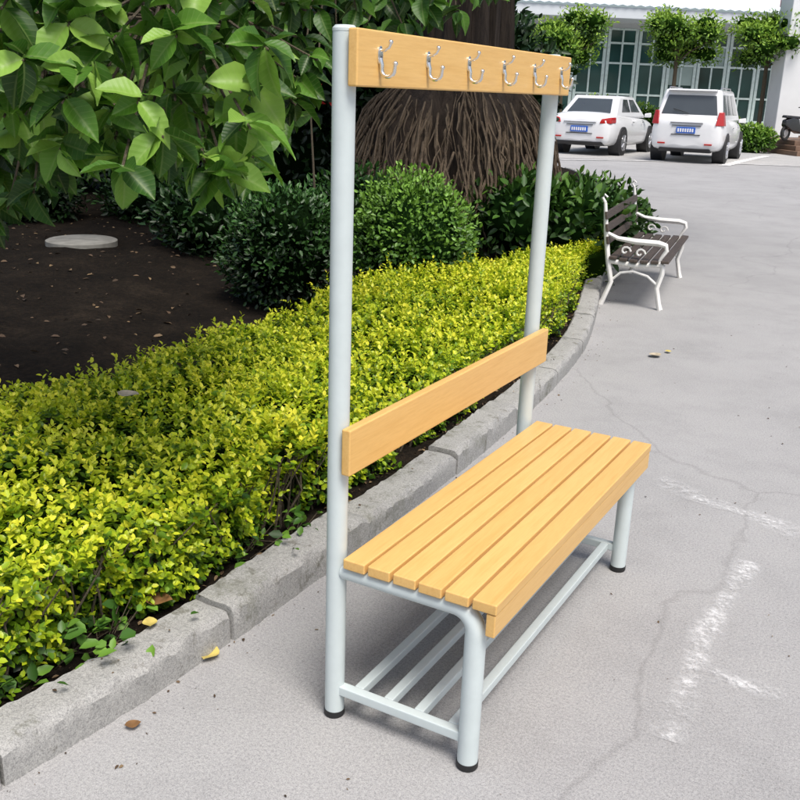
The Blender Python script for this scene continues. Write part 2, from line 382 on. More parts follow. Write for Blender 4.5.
tag(npmesh('leaf_litter',V,F,M['litter'],tone=T),'brown leaf litter scattered over the shaded soil behind the hedge','leaf litter',kind='stuff')
P=[]
for k in range(620):
    i=random.randint(0,len(KL)-200);u=-abs(random.gauss(0,.08))-.003
    if random.random()<.4:u=random.uniform(.02,KW)
    q=KL[i]+nor[i]*u;P.append((q[0],q[1],(.003 if u<0 else KH+.005)))
for k in range(260):
    P.append((random.uniform(-.4,2.2),random.uniform(-1,6),.003))
P=np.array(P);n=len(P);a=rng.random(n)*6.28
V,F,T,_=leaves(P,np.stack([np.cos(a),np.sin(a),.1*rng.normal(size=n)],1),nrm(.4*rng.normal(size=(n,3))+np.array([0,0,1])),.004+.012*rng.random(n)**2,.3+.4*rng.random(n),rng.random(n)*.5)
tag(npmesh('plant_debris',V,F,M['litter'],tone=T),'fine bits of plant debris along the kerb and over the road','debris',kind='stuff')
def stroke(pix,w,mat=M['chalk'],z=.004):
    P=resample(np.array([g(*q)[:2] for q in pix]),.05)
    t=np.gradient(P,axis=0);t/=np.linalg.norm(t,axis=1,keepdims=True);nn=np.stack([-t[:,1],t[:,0]],1)
    V=[];UV=[];F=[]
    for i in range(len(P)):
        for u in (0,1):
            V.append((*(P[i]+nn[i]*(u-.5)*w*(1+.2*math.sin(i*.7))),z));UV.append((u,i*.05))
    for i in range(len(P)-1):F.append((2*i,2*i+1,2*i+3,2*i+2))
    o=npmesh('road_marking',V,F,mat,uv=UV,smooth=False);tag(o,kind='structure');return o
stroke([(655,480),(700,498),(760,520),(830,545)],.13)
stroke([(748,562),(738,585),(712,620),(690,680),(662,750)],.10)
stroke([(690,668),(740,685),(790,700)],.08,z=.006)
stroke([(724,166),(748,160),(768,156)],.28,M['line'],.010)
stroke([(560,160),(680,162),(810,167)],.18,M['line'],.011)
# ------------------------------------------------------------------ main bench
R0=empty('changing_room_bench',(0,0,0),0,'pale grey steel and yellow slatted bench with hook rail on tall posts','bench')
PR=.0242;yn,yf=-ov,L+ov
for y in (0,L):
    m=MB();m.tube([(0,y,.014),(0,y,1.585)],PR,32);po=m.build('back_post',M['post'],R0,True)
    m=MB();m.tube([(0,y,1.585),(0,y,1.590),(0,y,1.596)],[PR*1.03,PR*1.03,PR*.8],32);m.build('end_cap',M['post'],po,True)
    m=MB();m.tube([(0,y,0),(0,y,.004),(0,y,.018)],[PR*.95,PR*1.06,PR*1.06],32);m.build('rubber_foot',M['rubber'],po,True)
    zt=zs-.027-.019;rb=.05
    pts=[(D,y,.014),(D,y,.15),(D,y,zt-rb)];rr=[PR,PR,PR]
    for k in range(1,9):
        a=math.pi/2*k/8;pts.append((D-rb+rb*math.cos(a),y,zt-rb+rb*math.sin(a)));rr.append(PR-(.005)*k/8)
    pts.append((.02,y,zt));rr.append(.019)
    m=MB();m.tube(pts,rr,28);lg=m.build('front_leg',M['post'],R0,True)
    m=MB();m.tube([(D,y,0),(D,y,.004),(D,y,.018)],[PR*.95,PR*1.06,PR*1.06],32);m.build('rubber_foot',M['rubber'],lg,True)
zr=.078
rk=MB()
for y in (0,L): rk.box(.018,D-.018,y-.0125,y+.0125,zr-.0125,zr+.0125)
for x in (.062,.145,.228,.318): rk.box(x-.0125,x+.0125,.013,L-.013,zr-.0120,zr+.0120)
rk.build('shoe_rack',M['post'],R0,bevel=.003)
sp=(xs-xsb+.007)/6
st=MB()
for k in range(6):
    x0=xsb+k*sp;x1=x0+sp-.008
    st.box(x0,x1,yn+.004*random.random(),yf-.004*random.random(),zs-.026,zs-.0006*random.random())
st.build('seat',M['wood'],R0,bevel=.0035,seg=3)
m=MB();m.box(xs-.025,xs-.003,yn+.004,yf-.004,zs-.082,zs-.0275);m.build('front_apron',M['wood'],R0,bevel=.003,seg=3)
m=MB();m.box(PR+.001,PR+.024,yn,yf,bb,bt);bk=m.build('backrest',M['wood'],R0,bevel=.004,seg=3)
m=MB();m.box(PR+.001,PR+.024,yn,yf,zb,1.59);hr=m.build('hook_rail',M['wood'],R0,bevel=.004,seg=3)
hx=PR+.024;zh=1.543
for k in range(6):
    y=.055+k*(L-.11)/5;h=MB()
    h.tube([(0,0,0),(.003,0,0),(.004,0,0)],[.010,.010,.008],20,sx=2.0)
    h.tube([(.002,0,.010),(.014,0,.011),(.023,0,.017),(.027,0,.025)],[.0042,.004,.0036,.0034],12)
    h.ball((.027,0,.028),.0052)
    pts=[(.002,0,-.006),(.006,0,-.020)]
    for q in range(9):
        a=math.pi+math.pi*q/9*1.0;pts.append((.022+.016*math.cos(a),0,-.030+.015*math.sin(a)))
    pts.append((.039,0,-.020))
    h.tube(pts,[.005]*2+[.0045]*9+[.0038],12);h.ball((.0395,0,-.017),.0056)
    h.v=[(hx+a*.95,y+b,zh+c_*.9) for a,b,c_ in h.v]
    c=h.build('coat_hook',M['chrome'],hr,True)
    s_=MB()
    for dz in (-.004,.012): s_.tube([(hx+.0039,y,zh+dz),(hx+.0054,y,zh+dz)],[.003,.0022],10)
    s_.build('screw',M['trim'],c,True)
# ------------------------------------------------------------------ golden hedge
def kx(y):
    i=np.argsort(inner[:,1]);return np.interp(y,inner[i,1],inner[i,0])
def hedge():
    H=empty('hedge',(-1.2,1.5,0.06),0,'low golden yellow clipped hedge growing along the concrete kerb','hedge')
    off=np.array([-1.2,1.5,.06])
    def hz(x,y): return .35+.05*np.exp(-((y-2.8)/1.9)**2)+.025*np.sin(2.1*y+.6)+.020*np.sin(5.3*y+x*4)+.020*np.sin(9*x+3*y)+.012*np.sin(14*x-11*y)
    n=9800
    ny=int(math.sqrt(n*3.6));nw=int(n/ny);yy,ww=np.meshgrid(np.arange(ny),np.arange(nw));n=yy.size
    y=(yy.ravel()+rng.random(n)*1.4)/ny;w=np.clip((ww.ravel()+rng.random(n)*1.4)/nw,0,1)
    y=-1.5+7.5*y**1.22
    xf=kx(y)-.045;xb=-1.86+.10*np.sin(y*1.3)+np.clip((y-4.0)*.25,0,.6);wd=xf-xb
    side=w<.27;back=w>.93
    u=np.where(side,0,np.where(back,1,(w-.27)/.66))
    bul=.035*np.sin(y*7.3)+.025*np.sin(y*15.1+1)
    x=xf-wd*u-np.where(side,.10*(w/.27)**2+.05*(1-w/.27)-bul,0)
    edge=np.minimum(1,np.minimum(u,1-u)/.12)
    hx_=hz(x,y);z=np.where(side,hx_*(.20+.72*(w/.27)),np.where(back,hx_*rng.random(n),hx_*(.90+.10*edge)))
    keep=~(side&(w<.09)&(rng.random(n)<.5))
    nx=np.where(side,1.0,np.where(back,-1.0,np.where(u<.12,.5,0)))
    Nn=np.stack([nx,np.zeros(n),np.where(side,.55,np.where(back,.4,1.))],1)
    P=np.stack([x,y,z],1)+rng.normal(size=(n,3))*.013
    P=P[keep];Nn=Nn[keep];x=x[keep];y=y[keep];sidek=side[keep];n=len(P)
    Sd=nrm(Nn+.5*rng.normal(size=(n,3))+np.array([0,0,.35]))
    sl=.045+.06*rng.random(n)+.06*(rng.random(n)>.93); P=P-Sd*(.045+.025*rng.random(n))[:,None]
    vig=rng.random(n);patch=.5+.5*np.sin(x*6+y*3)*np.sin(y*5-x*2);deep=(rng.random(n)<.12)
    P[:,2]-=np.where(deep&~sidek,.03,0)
    Ps=[];Ds=[];Ns=[];Ls=[];Ts=[];NK=12
    for k in range(NK):
        t=k/(NK-1)
        pos=P+Sd*(sl*t)[:,None]
        a=k*2.4+rng.random(n)*.9
        ref=nrm(np.cross(Sd,np.array([.3,.2,.9])+0*Sd));ref2=np.cross(Sd,ref)
        rad=ref*np.cos(a)[:,None]+ref2*np.sin(a)[:,None]
        Ds.append(nrm(rad*(1.2-.5*t)+Sd*(.2+.75*t)+.22*rng.normal(size=(n,3))))
        Ns.append(nrm(Sd*1.0-rad*.35+.3*rng.normal(size=(n,3))+np.array([0,0,.3])))
        Ps.append(pos);Ls.append((.019+.014*rng.random(n))*(1.12-.34*t))
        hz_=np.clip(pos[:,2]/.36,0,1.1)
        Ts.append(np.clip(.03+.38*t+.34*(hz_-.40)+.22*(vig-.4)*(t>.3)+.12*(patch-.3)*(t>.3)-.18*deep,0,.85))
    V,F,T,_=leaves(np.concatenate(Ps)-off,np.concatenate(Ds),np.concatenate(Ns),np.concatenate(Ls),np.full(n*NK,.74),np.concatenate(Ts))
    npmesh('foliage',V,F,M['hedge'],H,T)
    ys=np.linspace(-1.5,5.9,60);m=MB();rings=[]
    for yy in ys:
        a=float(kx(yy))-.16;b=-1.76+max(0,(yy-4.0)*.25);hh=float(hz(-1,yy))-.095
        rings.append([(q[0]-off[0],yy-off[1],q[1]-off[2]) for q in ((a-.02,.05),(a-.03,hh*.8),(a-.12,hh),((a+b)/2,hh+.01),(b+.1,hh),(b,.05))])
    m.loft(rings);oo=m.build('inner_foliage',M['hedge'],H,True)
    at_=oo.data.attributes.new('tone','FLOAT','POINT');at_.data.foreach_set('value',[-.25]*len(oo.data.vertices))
    m=MB()
    for k in range(420):
        yy=-1.3+6.2*random.random();x0=float(kx(yy))-.06-.07*random.random()
        m.tube([(x0-.05-off[0],yy-off[1],-.01),(x0-.03-off[0]+random.gauss(0,.02),yy+random.gauss(0,.03)-off[1],.12),(x0-off[0]+random.gauss(0,.03),yy+random.gauss(0,.05)-off[1],.26)],[.005,.0035,.002],5,cap=False)
    m.build('stem',M['twig'],H,True)
hedge()
# ------------------------------------------------------------------ fallen leaves and weeds
def fleaf(x,y,z,ln,mat,label,rz,name='fallen_leaf'):
    q=g(x,y,z);T=BG_T.copy();T[:,0]-=.5
    T[:,2]=.10*np.abs(T[:,1])*2+.12*np.sin(T[:,0]*3.0)**2+.004/ln
    V=T*ln;V[:,1]*=.8
    o=npmesh(name,V,BG_F,mat,uv=BG_UV,tone=np.full(len(V),.5));o.location=(q[0],q[1],z+.004);o.rotation_euler=(0,0,rz);tag(o,label,'leaf',None)
fleaf(158,604,.112,.085,M['deadleaf'],'large brown dead leaf lying on the kerb below the hedge',.4)
fleaf(209,657,.0,.075,M['yellowleaf'],'straw yellow leaf lying on the road beside the kerb',1.9)
fleaf(150,626,.105,.05,M['yellowleaf'],'small yellow leaf on the kerb top near the brown leaf',2.4)
fleaf(133,728,.0,.04,M['deadleaf'],'small brown leaf on the road at the lower left',.9)
fleaf(128,398,.44,.085,M['palelef'],'pale grey dead leaf caught on top of the golden hedge',.3)
fleaf(655,357,.0,.09,M['palelef'],'dry curled leaf on the road in front of the white park bench',1.)
fleaf(668,353,.0,.05,M['yellowleaf'],'tiny yellow leaf on the road right of the park bench',2.)
def weed(x,y,sc_,label,n=26,name='weed'):
    q=g(x,y,.07);r_=empty(name,(q[0],q[1],.07),0,label,'weed')
    P=rng.normal(size=(n,3))*np.array([.05,.09,.0])*sc_;P[:,2]=rng.random(n)*.07*sc_
    D_=nrm(rng.normal(size=(n,3))*np.array([1,1,.4])+np.array([.3,0,.5]));N_=nrm(rng.normal(size=(n,3))*.4+np.array([0,0,1]))
    V,F,T,_=leaves(P,D_,N_,(.022+.02*rng.random(n))*sc_,np.full(n,.7),rng.random(n)*.7+.1);npmesh('foliage',V,F,M['midleaf'],r_,T)
    m=MB()
    for i in range(0,n,3): m.tube([(P[i][0]*.3,P[i][1]*.3,-.01),tuple(P[i])],.0015,5)
    m.build('stem',M['twig'],r_)
weed(50,660,1.5,'leafy green weed under the hedge nearest the left frame edge',70)
weed(100,645,1.3,'leafy green weed below the brown dead leaf',50)
weed(235,556,1.2,'small green weed in the soil gap behind the kerb middle',40)
weed(290,535,1.1,'small green weed at the kerb left of the tall post',40)
# ------------------------------------------------------------------ dark shrubs in the bed
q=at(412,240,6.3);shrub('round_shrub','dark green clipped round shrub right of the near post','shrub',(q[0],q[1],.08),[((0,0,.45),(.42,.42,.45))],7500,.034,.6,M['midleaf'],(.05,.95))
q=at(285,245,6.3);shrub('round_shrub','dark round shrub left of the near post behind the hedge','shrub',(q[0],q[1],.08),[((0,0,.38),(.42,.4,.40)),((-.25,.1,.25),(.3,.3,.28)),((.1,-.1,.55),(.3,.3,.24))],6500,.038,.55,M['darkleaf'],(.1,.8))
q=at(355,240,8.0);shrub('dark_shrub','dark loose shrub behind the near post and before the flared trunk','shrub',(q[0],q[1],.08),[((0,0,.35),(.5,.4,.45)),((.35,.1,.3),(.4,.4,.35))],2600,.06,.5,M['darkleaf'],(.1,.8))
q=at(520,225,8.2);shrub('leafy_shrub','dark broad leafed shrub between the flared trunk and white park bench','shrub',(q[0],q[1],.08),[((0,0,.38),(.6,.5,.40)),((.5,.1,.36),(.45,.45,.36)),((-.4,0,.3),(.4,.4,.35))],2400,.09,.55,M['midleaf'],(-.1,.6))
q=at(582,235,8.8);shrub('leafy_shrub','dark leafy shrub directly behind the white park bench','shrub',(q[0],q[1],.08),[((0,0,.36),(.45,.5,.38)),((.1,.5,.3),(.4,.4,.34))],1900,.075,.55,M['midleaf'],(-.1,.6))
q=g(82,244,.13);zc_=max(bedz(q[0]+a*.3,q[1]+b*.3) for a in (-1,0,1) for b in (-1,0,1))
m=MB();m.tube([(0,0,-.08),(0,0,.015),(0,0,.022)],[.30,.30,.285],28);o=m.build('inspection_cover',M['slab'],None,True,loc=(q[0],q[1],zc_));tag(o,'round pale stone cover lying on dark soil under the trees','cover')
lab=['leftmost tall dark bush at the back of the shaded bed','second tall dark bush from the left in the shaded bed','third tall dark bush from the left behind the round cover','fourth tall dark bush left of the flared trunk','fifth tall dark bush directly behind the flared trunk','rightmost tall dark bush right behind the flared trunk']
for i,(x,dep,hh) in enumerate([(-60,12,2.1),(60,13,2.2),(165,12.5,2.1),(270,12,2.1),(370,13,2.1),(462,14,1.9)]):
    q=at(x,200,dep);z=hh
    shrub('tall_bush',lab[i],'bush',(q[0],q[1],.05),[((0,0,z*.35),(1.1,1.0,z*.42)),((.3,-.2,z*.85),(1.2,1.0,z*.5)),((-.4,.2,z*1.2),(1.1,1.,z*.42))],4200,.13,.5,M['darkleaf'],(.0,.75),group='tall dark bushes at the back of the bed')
for i,(x,y,dep,s_) in enumerate([(30,215,9.9,.5),(150,212,10.0,.45),(215,225,8.3,.5)]):
    q=at(x,y,dep);shrub('low_shrub',['low dark shrub at the far left beyond the round cover','low dark shrub behind the round stone cover','low dark shrub on bare soil left of the round shrubs'][i],'shrub',(q[0],q[1],.06),[((0,0,s_*.6),(s_*1.2,s_,s_*.7))],1800,.07,.5,M['darkleaf'],(.0,.7))
q=at(310,100,6.6);r_=empty('red_leaved_plant',(q[0],q[1],.08),0,'dark stemmed plant with small red leaves left of the near post','plant')
n=22;P=rng.normal(size=(n,3))*np.array([.05,.05,.045])+np.array([0,0,q[2]-.05])
V,F,T,_=leaves(P,nrm(rng.normal(size=(n,3))+np.array([0,0,.5])),nrm(rng.normal(size=(n,3))),np.full(n,.075),np.full(n,.4),rng.random(n));npmesh('foliage',V,F,M['redleaf'],r_,T)
m=MB();m.tube([(0,0,0),(.03,.02,.7),(0,0,q[2]-.08)],[.012,.009,.006],8);m.build('stem',M['twig'],r_,True)
# ------------------------------------------------------------------ flared tree
q=at(450,200,9.0);tx,ty=q[0],q[1]
TR=empty('flared_trunk_tree',(tx,ty,.05),0,'large dark tree with a flared ribbed trunk behind the hook rail','tree')
rings=[];nn=72
prof=[(0,.96),(.3,.93),(.6,.89),(.9,.83),(1.15,.76),(1.35,.66),(1.5,.54),(1.7,.44),(2.3,.39),(3,.36),(4.2,.32),(5.5,.22)]
for z,r_ in prof:
    ring=[]
    for j in range(nn):
        a=2*math.pi*j/nn
        k=1+.09*math.sin(7*a+.4)*(r_>.4)+.05*math.sin(17*a+z*.7)+.04*math.sin(31*a+1.3+z*.5)
        ring.append((r_*k*math.cos(a)+.03*z*(z>1.6),r_*k*math.sin(a),z))
    rings.append(ring)
m=MB();m.loft([r_[::-1] for r_ in rings]);tk=m.build('trunk',M['bark'],TR,True)
m=MB()
for k in range(1100):
    a=random.random()*6.28;rr=random.uniform(.98,1.16);z1=random.uniform(.4,1.62)*(.93+.07*math.sin(a*5));z0=max(0,z1-random.uniform(.25,.9));pts=[];aa=a
    for t in np.linspace(0,1,6):
        z=z1+(z0-z1)*t;ra=np.interp(z,[q_[0] for q_ in prof],[q_[1] for q_ in prof])*(rr+.05*math.sin(t*3.1));aa+=random.gauss(0,.03)
        pts.append((ra*math.cos(aa),ra*math.sin(aa),z))
    r0=random.uniform(.004,.013);m.tube(pts,[r0,r0,r0,r0*.9,r0*.7,r0*.4],5)
m.build('aerial_roots',M['root'],TR,True)
m=MB();tips=[]
for k in range(9):
    a=k*.7+.2;ln=random.uniform(1.8,3.2);z0=random.uniform(3.6,5.2)
    e=(ln*math.cos(a),ln*math.sin(a),z0+random.uniform(.6,1.6));tips.append(e)
    m.tube([(0.1,0,z0),(e[0]*.5,e[1]*.5,z0+.5),e],[.14,.09,.03],8)
m.build('limb',M['bark'],TR,True)
bl=[((e[0],e[1],e[2]),(1.35,1.35,.8)) for e in tips]+[((0,0,6.6),(1.8,1.8,1.1))]
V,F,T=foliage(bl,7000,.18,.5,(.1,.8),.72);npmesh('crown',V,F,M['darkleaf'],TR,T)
# ------------------------------------------------------------------ broad leaved tree in the foreground (top left)
q=at(-230,300,3.6);bx,by=q[0],q[1]
BT=empty('broad_leaved_tree',(bx,by,.06),0,'tree with drooping branches of broad veined green leaves at upper left','tree')
off=np.array([bx,by,.06])
m=MB();top=at(-200,-120,3.5);m.tube([(0,0,0),(.03,.05,.9),tuple(top-off),(top[0]-off[0]+.1,top[1]-off[1]+.2,3.4)],[.12,.10,.085,.05],14);m.build('trunk',M['twig'],BT,True)
def lim(x): return np.interp(x,[-60,0,60,90,110,160,250,285,305,345,455,520],[245,245,185,155,195,175,200,150,95,48,34,12])
cl=[]
def mind(d): return 24 if d<2.5 else 18
for k in range(4000):
    x=random.uniform(-50,520);y=random.uniform(-70,235)
    if y>lim(x)-12: continue
    if x>335: dep=random.uniform(3.6,4.4)
    elif x>275: dep=random.uniform(2.7,3.6)
    else: dep=random.choice([random.uniform(1.95,2.5),random.uniform(2.6,3.6)])
    if x<110 and y>120: dep=random.uniform(2.4,3.4)
    if all(math.hypot(x-c[0],y-c[1])>mind(dep) or abs(dep-c[2])>.45 for c in cl): cl.append((x,y,dep))
    if len(cl)>=290: break
for _x,_y in [(205,165),(120,160),(240,130),(175,100),(270,60),(225,175),(195,45),(60,150),(150,140),(250,95),(95,110)]: cl.append((_x,_y,2.1))
fd=np.array([-math.sin(YAW),math.cos(YAW),0]);rt=np.array([math.cos(YAW),math.sin(YAW),0])
tw=MB();hubs=[at(-40,-90,2.9),at(110,-110,2.7),at(230,-110,2.9),at(330,-100,3.6),at(450,-110,4.0),at(-60,60,2.9),at(60,40,2.9),at(170,20,2.9)]
br=MB()
for h in hubs:
    mid=(h+top)/2+np.array([0,0,.12]);br.tube([tuple(top-off),tuple(mid-off),tuple(h-off)],[.04,.028,.016],8)
br.build('branch',M['twig'],BT,True)
sets=[bigtemplate(.05),bigtemplate(.25),bigtemplate(.5)];data=[[],[],[]]
for (x,y,dep) in cl:
    c=at(x,y,dep);hb=min(hubs,key=lambda h:np.linalg.norm(h-c))
    mid=(c+hb)/2+np.array([0,0,.06]);tw.tube([tuple(hb-off),tuple(mid-off),tuple(c-off)],[.006,.0045,.003],5)
    ax=(c-mid)/np.linalg.norm(c-mid);near=dep<2.55;ax=ax+np.array([0,0,-.15])+rt*random.gauss(0,.3)+fd*random.gauss(-.1,.3);ax/=np.linalg.norm(ax)
    nl=random.randint(5,8)
    for k in range(nl):
        a=k*2.4+random.random();pr=np.cross(ax,[0,0,1.]);pr/=np.linalg.norm(pr)+1e-6;p2=np.cross(ax,pr)
        d=pr*math.cos(a)+p2*math.sin(a)+ax*random.uniform(.2,.9)+np.array([0,0,-.3]);d/=np.linalg.norm(d)
        nn_=np.array([0,0,1.])+.6*rng.normal(size=3)-fd*random.uniform(0,.7)
        tn=random.uniform(.15,.9)**1.05 if near else random.uniform(.0,.5)  # near sprays lighter, far ones darker: lighting put into the leaf tone
        data[random.randint(0,2)].append((c-off-ax*random.uniform(0,.06),d,nn_,random.uniform(.065,.118),tn))
pv=[];uvs=[]
for (T_,F_,U_),dd in zip(sets,data):
    V,F,T,UVv=leaves(np.array([q[0] for q in dd]),np.array([q[1] for q in dd]),nrm(np.array([q[2] for q in dd])),np.array([q[3] for q in dd]),.50+.16*rng.random(len(dd)),np.array([q[4] for q in dd]),T_,F_,U_)
    pv.append((V,F,T));uvs.append(UVv)
V,F,T=cat(pv);npmesh('leaves',V,F,M['bigleaf'],BT,T,np.concatenate(uvs));tw.build('twig',M['twig'],BT,True)
# ------------------------------------------------------------------ white park bench
a0=g(603,306);a1=g(655,308);mid=(a0+a1)/2
PB=empty('park_bench',(mid[0],mid[1],0),math.radians(8.5),'white cast iron park bench with dark wooden slats beside the kerb','bench')
BL=1.5;PS=.90
def endframe(y):
    m=MB();r=.021
    m.tube([(.25,y,.0),(.235,y,.05),(.205,y,.18),(.235,y,.30),(.235,y,.36),(.20,y,.385)],[.025,.021,r,r,r,r],10)
    m.tube([(-.24,y,0),(-.22,y,.05),(-.17,y,.2),(-.21,y,.36),(-.25,y,.6),(-.28,y,.84)],[.025,.021,r,r,r,.014],10)
    m.tube([(.24,y,.37),(.0,y,.35),(-.20,y,.37)],r,10)
    m.tube([(.19,y,.36),(.215,y,.43),(.25,y,.49),(.24,y,.53),(.18,y,.545),(.0,y,.545),(-.15,y,.56),(-.245,y,.60)],[.013,.014,.018,.022,.025,.025,.018,.014],10)
    for cx_,cz_,rr in ((.04,.45,.045),(-.08,.46,.045)):
        pts=[(cx_+rr*(1-.09*k)*math.cos(k*.62),y,cz_+rr*(1-.09*k)*math.sin(k*.62)) for k in range(11)]
        m.tube(pts,.009,7)
    m.tube([(.21,y,.20),(.12,y,.27),(.0,y,.30),(-.1,y,.28),(-.17,y,.21)],.011,8)
    m.tube([(-.28,y,.84),(-.305,y,.88),(-.29,y,.905),(-.265,y,.885)],[.013,.012,.010,.008],8)
    m.v=[(a*PS,b,c*PS) for a,b,c in m.v]
    return m
for y in (0,BL): endframe(y).build('end_frame',M['whitepaint'],PB,True)
m=MB()
for k in range(6):
    x=-.17+k*.084;z=.390-.012*math.sin(k/5*math.pi)
    m.box(x-.031,x+.031,-.04,BL+.04,z,z+.022)
m.v=[(a*PS,b,c*PS) for a,b,c in m.v]
m.build('seat',M['oldslat'],PB,bevel=.003)
m=MB()
for k in range(3):
    z=.54+k*.10;x=-.225-(z-.5)*.15
    m.hexa([(x,-.04,z-.03),(x+.02,-.04,z-.03),(x+.02,BL+.04,z-.03),(x,BL+.04,z-.03)],[(x-.012,-.04,z+.03),(x+.008,-.04,z+.03),(x+.008,BL+.04,z+.03),(x-.012,BL+.04,z+.03)])
m.v=[(a*PS,b,c*PS) for a,b,c in m.v]
m.build('backrest',M['oldslat'],PB,bevel=.003)
# ------------------------------------------------------------------ cars
def car(kind,loc,rz,label,scl=1.0):
    R_=empty('parked_car',loc,rz,label,'car',None);R_.scale=(scl,scl,scl)
    if kind=='sedan':
        W=.86;ln=2.25;st_=[(-ln,.66,.34,.84),(-ln+.08,.79,.27,1.00),(-ln+.3,.84,.22,1.05),(-1.2,.86,.20,1.03),(0,.87,.19,.95),(1.1,.86,.2,.92),(1.7,.83,.22,.84),(2.05,.76,.27,.72),(2.2,.62,.34,.58)]
        cab=dict(yb=-1.80,yf=1.15,wb=.76,zb=.99,ytb=-1.05,ytf=.25,wt=.60,zt=1.45)
    else:
        W=.87;ln=2.15;st_=[(-ln,.72,.36,.96),(-ln+.07,.82,.30,1.08),(-ln+.25,.86,.25,1.11),(-1.1,.88,.23,1.10),(0,.88,.22,1.06),(1.0,.87,.23,1.0),(1.6,.84,.26,.93),(1.98,.77,.3,.8),(2.12,.64,.38,.66)]
        cab=dict(yb=-2.02,yf=1.25,wb=.80,zb=1.03,ytb=-1.72,ytf=.35,wt=.66,zt=1.70)
    m=MB();rings=[]
    for y,w,z0,z1 in st_:
        h=z1-z0;half=[(0,z0),(w*.86,z0),(w*.97,z0+h*.12),(w,z0+h*.38),(w*.985,z0+h*.68),(w*.93,z0+h*.9),(w*.78,z1),(0,z1+.025)]
        rings.append([(x,y,z) for x,z in half]+[(-x,y,z) for x,z in half[-2:0:-1]])
    m.loft([r_[::-1] for r_ in rings]);body=m.build('body',M['carwhite'],R_,True)
    s_=body.modifiers.new('s','SUBSURF');s_.levels=1;s_.render_levels=1
    c=cab;B=[(-c['wb'],c['yb'],c['zb']-.08),(c['wb'],c['yb'],c['zb']-.08),(c['wb'],c['yf'],c['zb']-.08),(-c['wb'],c['yf'],c['zb']-.08)]
    T_=[(-c['wt'],c['ytb'],c['zt']),(c['wt'],c['ytb'],c['zt']),(c['wt'],c['ytf'],c['zt']),(-c['wt'],c['ytf'],c['zt'])]
    m=MB();m.hexa(B,T_);m.build('cabin',M['carwhite'],R_,bevel=.07,seg=4)
    def patch(name,q,u0,u1,v0,v1,off_,mat,skew=0,bev=.02):
        a,b,cc,d=[np.array(x_) for x_ in q]
        n_=np.cross(b-a,d-a);n_=n_/np.linalg.norm(n_)
        def pt(u,v): return (a*(1-u)+b*u)*(1-v)+(d*(1-u)+cc*u)*v
        Q=[pt(u0,v0),pt(u1,v0),pt(u1-skew,v1),pt(u0+skew,v1)]
        m_=MB();m_.hexa([x_+n_*(off_-.03) for x_ in Q],[x_+n_*off_ for x_ in Q]);return m_.build(name,mat,R_,bevel=bev,seg=3)
    rear=(B[0],B[1],T_[1],T_[0]);right=(B[1],B[2],T_[2],T_[1]);left=(B[3],B[0],T_[0],T_[3]);front=(B[2],B[3],T_[3],T_[2])
    if kind=='sedan':
        patch('rear_window',rear,.10,.90,.22,.86,.008,M['glass'],.03)
        patch('windscreen',front,.07,.93,.18,.92,.008,M['glass'],.02)
        for sd in (right,left):
            patch('side_window',sd,.19 if sd is right else .10,.50,.26,.86,.008,M['glass'],.03)
            patch('side_window',sd,.53,.86 if sd is right else .82,.26,.86,.008,M['glass'],.03)
    else:
        patch('rear_window',rear,.07,.93,.22,.82,.008,M['glass'],.02)
        patch('windscreen',front,.07,.93,.18,.92,.008,M['glass'],.02)
        for sd in (right,left):
            for u0,u1 in ((.05,.30),(.33,.58),(.61,.88)): patch('side_window',sd,u0,u1,.22,.85,.008,M['glass'],.015)
    yb=-ln
    if kind=='sedan':
        for s in (-1,1):
            m=MB();m.hexa([(s*.50,yb-.01,.78),(s*.78,yb+.08,.78),(s*.83,yb+.36,.80),(s*.50,yb+.3,.78)],[(s*.54,yb+.02,.89),(s*.77,yb+.11,.94),(s*.81,yb+.40,.94),(s*.54,yb+.3,.92)]);m.build('tail_light',M['tail'],R_,bevel=.02)
        m=MB();m.box(-.42,.42,yb-.01,yb+.2,.80,.82);m.build('chrome_strip',M['rim'],R_,bevel=.005)
        pz=.64
    else:
        for s in (-1,1):
            m=MB();m.hexa([(s*.66,yb-.01,.88),(s*.84,yb+.10,.88),(s*.875,yb+.30,.88),(s*.66,yb+.2,.88)],[(s*.70,yb+.10,1.20),(s*.80,yb+.14,1.20),(s*.81,yb+.3,1.20),(s*.70,yb+.3,1.20)]);m.build('tail_light',M['tail'],R_,bevel=.02)
        m=MB();m.box(-.38,.38,yb-.015,yb+.15,.92,.945);m.build('chrome_strip',M['rim'],R_,bevel=.005)
        for s in (-1,1):
            m=MB();m.tube([(s*.6,-1.55,1.70),(s*.6,-1.5,1.745),(s*.6,.1,1.745),(s*.6,.2,1.69)],.014,8);m.build('roof_rail',M['rim'],R_,True)
        m=MB();m.hexa([(-.58,-1.90,1.66),(.58,-1.90,1.66),(.58,-1.68,1.67),(-.58,-1.68,1.67)],[(-.55,-1.88,1.70),(.55,-1.88,1.70),(.55,-1.62,1.71),(-.55,-1.62,1.71)]);m.build('spoiler',M['carwhite'],R_,bevel=.015)
        m=MB();m.tube([(.0,-2.02,1.14),(-.2,-1.985,1.20),(-.38,-1.965,1.24)],.010,6);m.build('rear_wiper',M['trim'],R_,True)
        pz=.76
    m=MB();m.box(-.34,.34,yb-.012,yb+.1,pz-.11,pz-.095);m.box(-.34,.34,yb-.012,yb+.1,pz+.10,pz+.112);m.build('seam',M['trim'],R_)
    m=MB();m.box(-.22,.22,yb-.035,yb+.02,pz-.07,pz+.07);pl=m.build('number_plate',M['plate'],R_,bevel=.006)
    m=MB()
    for k in range(7): m.box(-.19+k*.056,-.155+k*.056,yb-.038,yb-.034,pz-.04,pz+.04)
    m.build('plate_characters',M['plateink'],pl)
